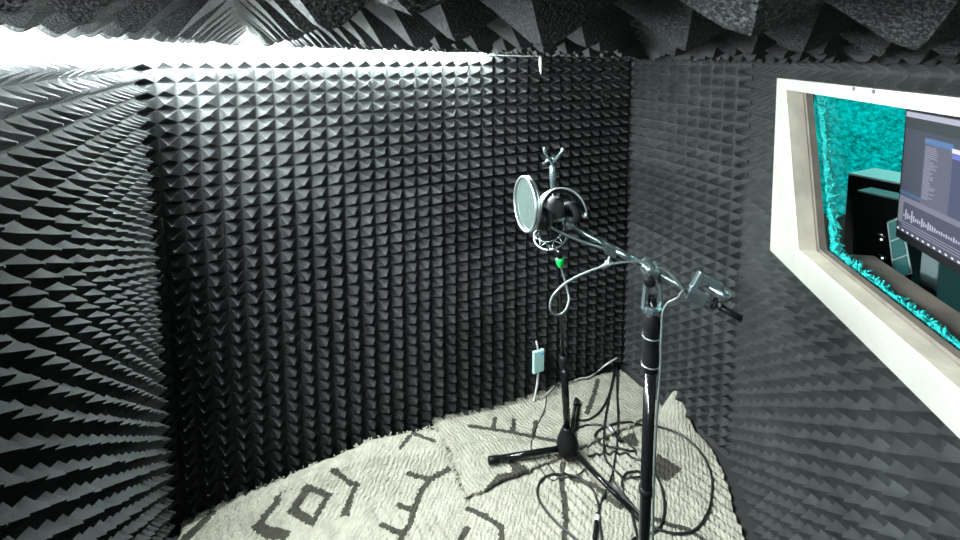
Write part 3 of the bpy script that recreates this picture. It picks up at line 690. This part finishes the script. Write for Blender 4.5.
obj('fur_trim', fur(wp(iu0b+.02, iz0+.008, fo), wp(UEND, iz0+.008, fo), Z, .016, 2), M['teal_fur'], w1, True)
obj('fur_trim', fur(wp(iu0+.02, iz1-.008, fo), wp(UEND, iz1-.008, fo), -Z, .013, 3), M['teal_fur'], w1, True)
bm = BM()
for (x, y) in ((803, 93), (854, 89), (874, 91.5)):
    if x < 810: p = wp(iu0+.013, iz1-.035, FACE+.045); lathe(bm, p, dWn, [(.005, 0), (.005, .001)], 10)
    else:
        u, z = wall_uv(x, y, FACE); lathe(bm, wp(u, z, FACE-.001), -nW, [(.006, 0), (.006, .001)], 10)
obj('screw_head', bm, M['screw'], w1)

# ------------------------------------------------------------------ control room beyond the window
def cbox(name, c, X, Y_, Zh, m, parent=None, bev=.004):
    bm = BM(); box(bm, c, X, Y_, Zh, bev); return obj(name, bm, m, parent)
bm = BM(); box(bm, (2.95, 3.02, 1.3), (1.65, 0, 0), (0, .05, 0), (0, 0, 1.3)); struct('wall_control_room_back', bm, M['board'])
bm = BM(); box(bm, (4.62, 1.1, 1.3), (.05, 0, 0), (0, 1.9, 0), (0, 0, 1.3)); struct('wall_control_room_right', bm, M['board'])
bm = BM(); box(bm, (3.05, 1.1, -.045), (1.5, 0, 0), (0, 1.85, 0), (0, 0, .04)); struct('floor_control_room', bm, M['floor'])
bm = BM(); n1, n2 = 90, 70; g = []
for j in range(n2+1):
    row = []
    for i in range(n1+1):
        x = 1.42+2.4*i/n1; z = 1.04+1.45*j/n2
        row.append(bm.verts.new((x+.01*noise.noise(Vector((x*9, z*9, 1)))*(i in (0, n1)), 2.945-.025*noise.noise(Vector((x*6, z*6, 0)))-.018*noise.noise(Vector((x*25, z*25, 2))), z+(.02*noise.noise(Vector((x*12, 4, 4))) if j == 0 else 0))))
    g.append(row)
for j in range(n2):
    for i in range(n1): bm.faces.new((g[j][i], g[j][i+1], g[j+1][i+1], g[j+1][i]))
ex = bmesh.ops.extrude_edge_only(bm, edges=[e for e in bm.edges if e.is_boundary])
for v in [x for x in ex['geom'] if isinstance(x, bmesh.types.BMVert)]: v.co.y = 2.968
bmesh.ops.recalc_face_normals(bm, faces=bm.faces[:])
tag(obj('wall_hanging', bm, M['teal_wall'], smooth=True), 'turquoise shaggy blanket hung on the far wall beyond the window', 'wall hanging')
p0_, p1_ = at(829, 224, 2.90), at(829, 262, 2.90)
cbox('jamb_reflection_1', Vector((p0_.x, 2.945, .52)), (.028, 0, 0), (0, .022, 0), (0, 0, .515), M['wood_dark'])['kind'] = 'structure'  # solid strip standing in for the jamb's reflection in the glass

def solve(o, d, px):                      # how far from o along d until photo column px
    lo, hi = -3, 3
    f = lambda t: (lambda p: 480+F*p.x/(p.y*math.cos(PHI)-(p.z-ZC)*math.sin(PHI)))(o+d*t)
    best = min((abs(f(k*.002)-px), abs(k*.002), k*.002) for k in range(-1000, 1000) if (o+d*k*.002).y > .3); return best[2]
DZ = .98
dk = thing('studio_desk', (2.2, 1.5, 0), 'dark desk beyond the window carrying monitor and computer', 'desk')
DA = dW; DB = nW
dc = at(890, 300, 1.62); dc = Vector((1.95, 1.62, 0))
cbox('desk_top', Vector((dc.x, dc.y, DZ-.02)), DA*.85, DB*.42, Z*.02, M['dark_teal'], dk)
for a_ in (-1, 1):
    for b_ in (-1, 1): cbox('leg', Vector((dc.x, dc.y, (DZ-.041)/2))+DA*.8*a_+DB*.37*b_, DA*.03, DB*.03, Z*((DZ-.041)/2), M['board'], dk)
A_ = at(848, 173, 2.0); wD = solve(A_, -dL, 905); wB = solve(A_, uC, 875); hT = A_.z-DZ-.001
pcx = thing('computer_tower', Vector((A_.x, A_.y, DZ))-dL*wD/2+uC*wB/2, 'black computer tower with a pale-lit top, behind the monitor', 'computer')
cT = A_-dL*wD/2+uC*wB/2
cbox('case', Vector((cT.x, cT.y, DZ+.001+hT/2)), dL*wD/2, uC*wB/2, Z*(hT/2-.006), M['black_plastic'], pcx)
cbox('lit_top_panel', Vector((cT.x, cT.y, A_.z-.003)), dL*wD/2, uC*wB/2, Z*.004, M['pale_plastic'], pcx, .001)  # light on top of the black case put into a pale colour
A2 = at(857, 191.5, 1.86); w2 = solve(A2, -dL, 912); hR = A2.z-DZ-.001
rk = thing('rack_case', Vector((A2.x, A2.y, DZ))-dL*w2/2+uC*.02, 'black rack case with tiny white indicator lights, in front of the tower', 'rack')
cR = A2-dL*w2/2+uC*.05
cbox('case', Vector((cR.x, cR.y, DZ+.001+hR/2)), dL*w2/2, uC*.05, Z*(hR/2), M['black_plastic'], rk)
cbox('lit_top_cover', Vector((cR.x, cR.y, A2.z+.003)), dL*w2/2, uC*.05, Z*.003, M['dark_teal_lit'], rk, .001)  # rack top lightened by the lit laminate colour
def rkpt(x, y):
    d = ray(x, y); o = A2; n = uC; t = (o-Vector((0, 0, ZC))).dot(n)/d.dot(n); return Vector((0, 0, ZC))+d*t
for (x, y) in ((881.5, 235), (881.5, 239.5), (882.5, 258), (882.5, 264)):
    bm = BM(); lathe(bm, rkpt(x, y), -uC, [(.004, 0), (.004, .003), (.002, .004)], 10); obj('indicator_light', bm, M['white_led'], rk)
for (x0, y0, x1, y1) in ((879, 233.5, 889, 236), (880, 254, 890, 256.5)):
    a_, b_ = rkpt(x0, y0)-uC*.006, rkpt(x1, y1)-uC*.03; bm = BM(); tube(bm, [a_, b_], .0025, 6); obj('patch_lead', bm, M['silver'], rk)
# tilted panel with three panes
Yt = 1.66
tp = thing('fan_panel', at(899, 290, Yt), 'slim tilted panel with three square teal panes, in front of the rack case', 'fan panel')
TL_, TR_, BR_, BLp = at(887.5, 223, Yt), at(900.5, 217.5, Yt-.02), at(911.5, 273, Yt-.05), at(894.5, 279, Yt-.03)
nT = (TR_-TL_).cross(BLp-TL_).normalized(); nT = nT if nT.y > 0 else -nT
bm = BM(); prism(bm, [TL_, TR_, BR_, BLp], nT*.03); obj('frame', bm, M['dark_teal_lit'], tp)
for k in range(3):
    f0, f1 = (k+.06)/3, (k+.94)/3; q = lambda a, b: TL_.lerp(BLp, b).lerp(TR_.lerp(BR_, b), a)
    bm = BM(); prism(bm, [q(.1, f0)-nT*.001, q(.88, f0)-nT*.001, q(.88, f1)-nT*.001, q(.1, f1)-nT*.001], -nT*.001); obj('pane', bm, M['teal_pane'], tp)
bm = BM()
for t_ in (0, 1/3, 2/3, 1):
    tube(bm, [TL_.lerp(BLp, t_)-nT*.002, TR_.lerp(BR_, t_)-nT*.002], .0022, 6)
tube(bm, [TR_-nT*.002, BR_-nT*.002], .003, 6); tube(bm, [TL_-nT*.002, BLp-nT*.002], .002, 6); obj('edge_bead', bm, M['pale_teal'], tp)
ft = (BLp+BR_)/2; bm = BM(); prism(bm, [BLp, BR_, Vector((BR_.x, BR_.y, DZ+.001)), Vector((BLp.x, BLp.y, DZ+.001))], nT*.03); obj('foot', bm, M['black_plastic'], tp)

# monitor
dMn = -flat(ray(600, YH)).normalized(); sTL = at(905, 107, 1.55); sBLz = at(911, 236, 1.55).z; mh = sTL.z-sBLz; mw = mh*1.78
nM = Vector((-dMn.y, dMn.x, 0)); nM = nM if nM.x > 0 else -nM          # away from the viewer
mo = thing('computer_monitor', Vector((sTL.x, sTL.y, DZ))+dMn*mw/2+nM*.06, 'wide computer monitor showing dark audio editing software, seen through the window', 'monitor')
cM = sTL+dMn*mw/2-Z*mh/2
cbox('bezel', cM+nM*.02, dMn*mw/2, nM*.018, Z*mh/2, M['black_plastic'], mo)
def sp(x, y, off=.001):
    d = ray(x, y); o = sTL-nM*off; t = (o-Vector((0, 0, ZC))).dot(nM)/d.dot(nM); return Vector((0, 0, ZC))+d*t
def sq(s0, t0, s1, t1, off): return [sTL+dMn*mw*s-Z*mh*t-nM*off for s, t in ((s0, t0), (s1, t0), (s1, t1), (s0, t1))]
def scr_uv(x, y):
    p = sp(x, y); return (p-sTL).dot(dMn)/mw, (sTL.z-p.z)/mh
sc_m = {}
def em(col, s=1.0):
    k = (col, s)
    if k not in sc_m: sc_m[k] = mat('screen_glow', (.01, .01, .01), .3, emit=col, es=s)
    return sc_m[k]
bm = BM(); prism(bm, sq(.02, .02, .985, .93, .0005), -nM*.001); scn = obj('screen', bm, em((.05, .056, .098)), mo)
def patch(name, s0, t0, s1, t1, col, lay=1): bm = BM(); prism(bm, sq(s0, t0, s1, t1, .0015+.0006*lay), -nM*.0004); return obj(name, bm, em(col), scn)
s26, t26 = scr_uv(926, 140); s55, _ = scr_uv(955, 140); s60, _ = scr_uv(962, 140)
patch('title_bar', .02, .028, .985, .065, (.55, .55, .68)); patch('menu_bar', .02, .065, .985, .15, (.02, .028, .04))
patch('list_pane', s26, .19, s55, .66, (.12, .125, .20), 1)
_, tb0 = scr_uv(928, 138); _, tb1 = scr_uv(928, 144)
patch('highlight_row', s26+.004, tb0, s55, tb1, (.04, .22, .55), 2)
patch('header_row', s26, .195, s55, .225, (.28, .28, .36), 2)
rr = random.Random(5)
for k in range(26):
    t_ = tb1+.018+k*.0145
    if t_ < .65: patch('list_row', s26+.006, t_, s26+.006+(s55-s26)*rr.uniform(.2, .5), t_+.0055, (.36, .36, .47), 2)
patch('side_pane', s55, .2, .985, .66, (.05, .06, .16), 1); patch('white_tab', s55-.004, .215, s55+.06, .245, (.9, .9, 1.), 3); patch('blue_tab', s55, .25, s55+.06, .28, (.15, .2, .75), 3)
patch('side_row', .022, .62, s26, .645, (.05, .13, .28), 2)
patch('track_pane', .04, .70, .985, .90, (.06, .06, .12), 1); patch('mixer_pane', .02, .66, .985, .70, (.22, .22, .30), 1); patch('track_header', .02, .70, .05, .86, (.20, .22, .25), 2)
for k in range(34):
    h_ = .015+.10*abs(noise.noise(Vector((k*.37, 0, 0))))*rr.uniform(.5, 1.3); s_ = .055+k*.0125; patch('waveform_bar', s_, .80-h_*.7, s_+.007, .80+h_*.35, (.55, .55, .68), 2)
for k in range(3): patch('track_line', .05, .845+k*.018, .985, .850+k*.018, (.35, .35, .45), 2)
for k in range(12): patch('task_icon', .02+k*.032, .908, .02+k*.032+.012, .922, (.9, .95, 1.), 2)
bs_ = Vector((cM.x, cM.y, 0))+nM*.08
cbox('neck', Vector((bs_.x, bs_.y, (DZ+cM.z)/2)), dMn*.035, nM*.02, Z*((cM.z-DZ)/2-.02), M['black_plastic'], mo)
cbox('foot', Vector((bs_.x, bs_.y, DZ+.011)), dMn*.14, nM*.1, Z*.01, M['black_plastic'], mo)
# speaker under the monitor
K0 = at(922, 244, 1.47); wK = solve(K0, -dL, 941)
sp_ = thing('desktop_speaker', Vector((K0.x+.1, K0.y-.1, DZ)), 'dark teal-lit box speaker on the desk below the monitor', 'speaker')
cK = K0-dL*wK/2+uC*.14; hK = K0.z-DZ-.001
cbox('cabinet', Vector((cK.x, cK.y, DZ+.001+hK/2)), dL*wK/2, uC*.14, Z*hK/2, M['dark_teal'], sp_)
cbox('lit_top_cover', Vector((cK.x, cK.y, K0.z+.004)), dL*wK/2, uC*.14, Z*.003, M['pale_teal'], sp_, .001)  # light on the dark cabinet's top painted as a paler cover
def area(name, loc, tgt, sx, sy, power, col):
    l = bpy.data.lights.new(name, 'AREA'); l.shape = 'RECTANGLE'; l.size = sx; l.size_y = sy; l.energy = power; l.color = col
    o = bpy.data.objects.new(name, l); COL.objects.link(o); o.location = loc
    o.rotation_euler = (Vector(tgt)-Vector(loc)).to_track_quat('-Z', 'Y').to_euler(); return o
area('rear_fill', (.25, -.3, ZC-.12), (-.2, 1.4, 1.0), .3, .1, .25, (1, .98, .94))  # unseen fill added behind the camera
area('control_room_light', (2.6, 1.3, 2.5), (2.2, 2.2, .9), 1.2, 1.2, 60, (.35, 1, .95))

S.view_settings.view_transform = 'Standard'; S.view_settings.look = 'None'; S.view_settings.gamma = 1; S.view_settings.use_curve_mapping = False
S.view_settings.exposure = -.12
w = bpy.data.worlds.new('world'); S.world = w; w.use_nodes = True; w.node_tree.nodes['Background'].inputs['Color'].default_value = (0, 0, 0, 1)
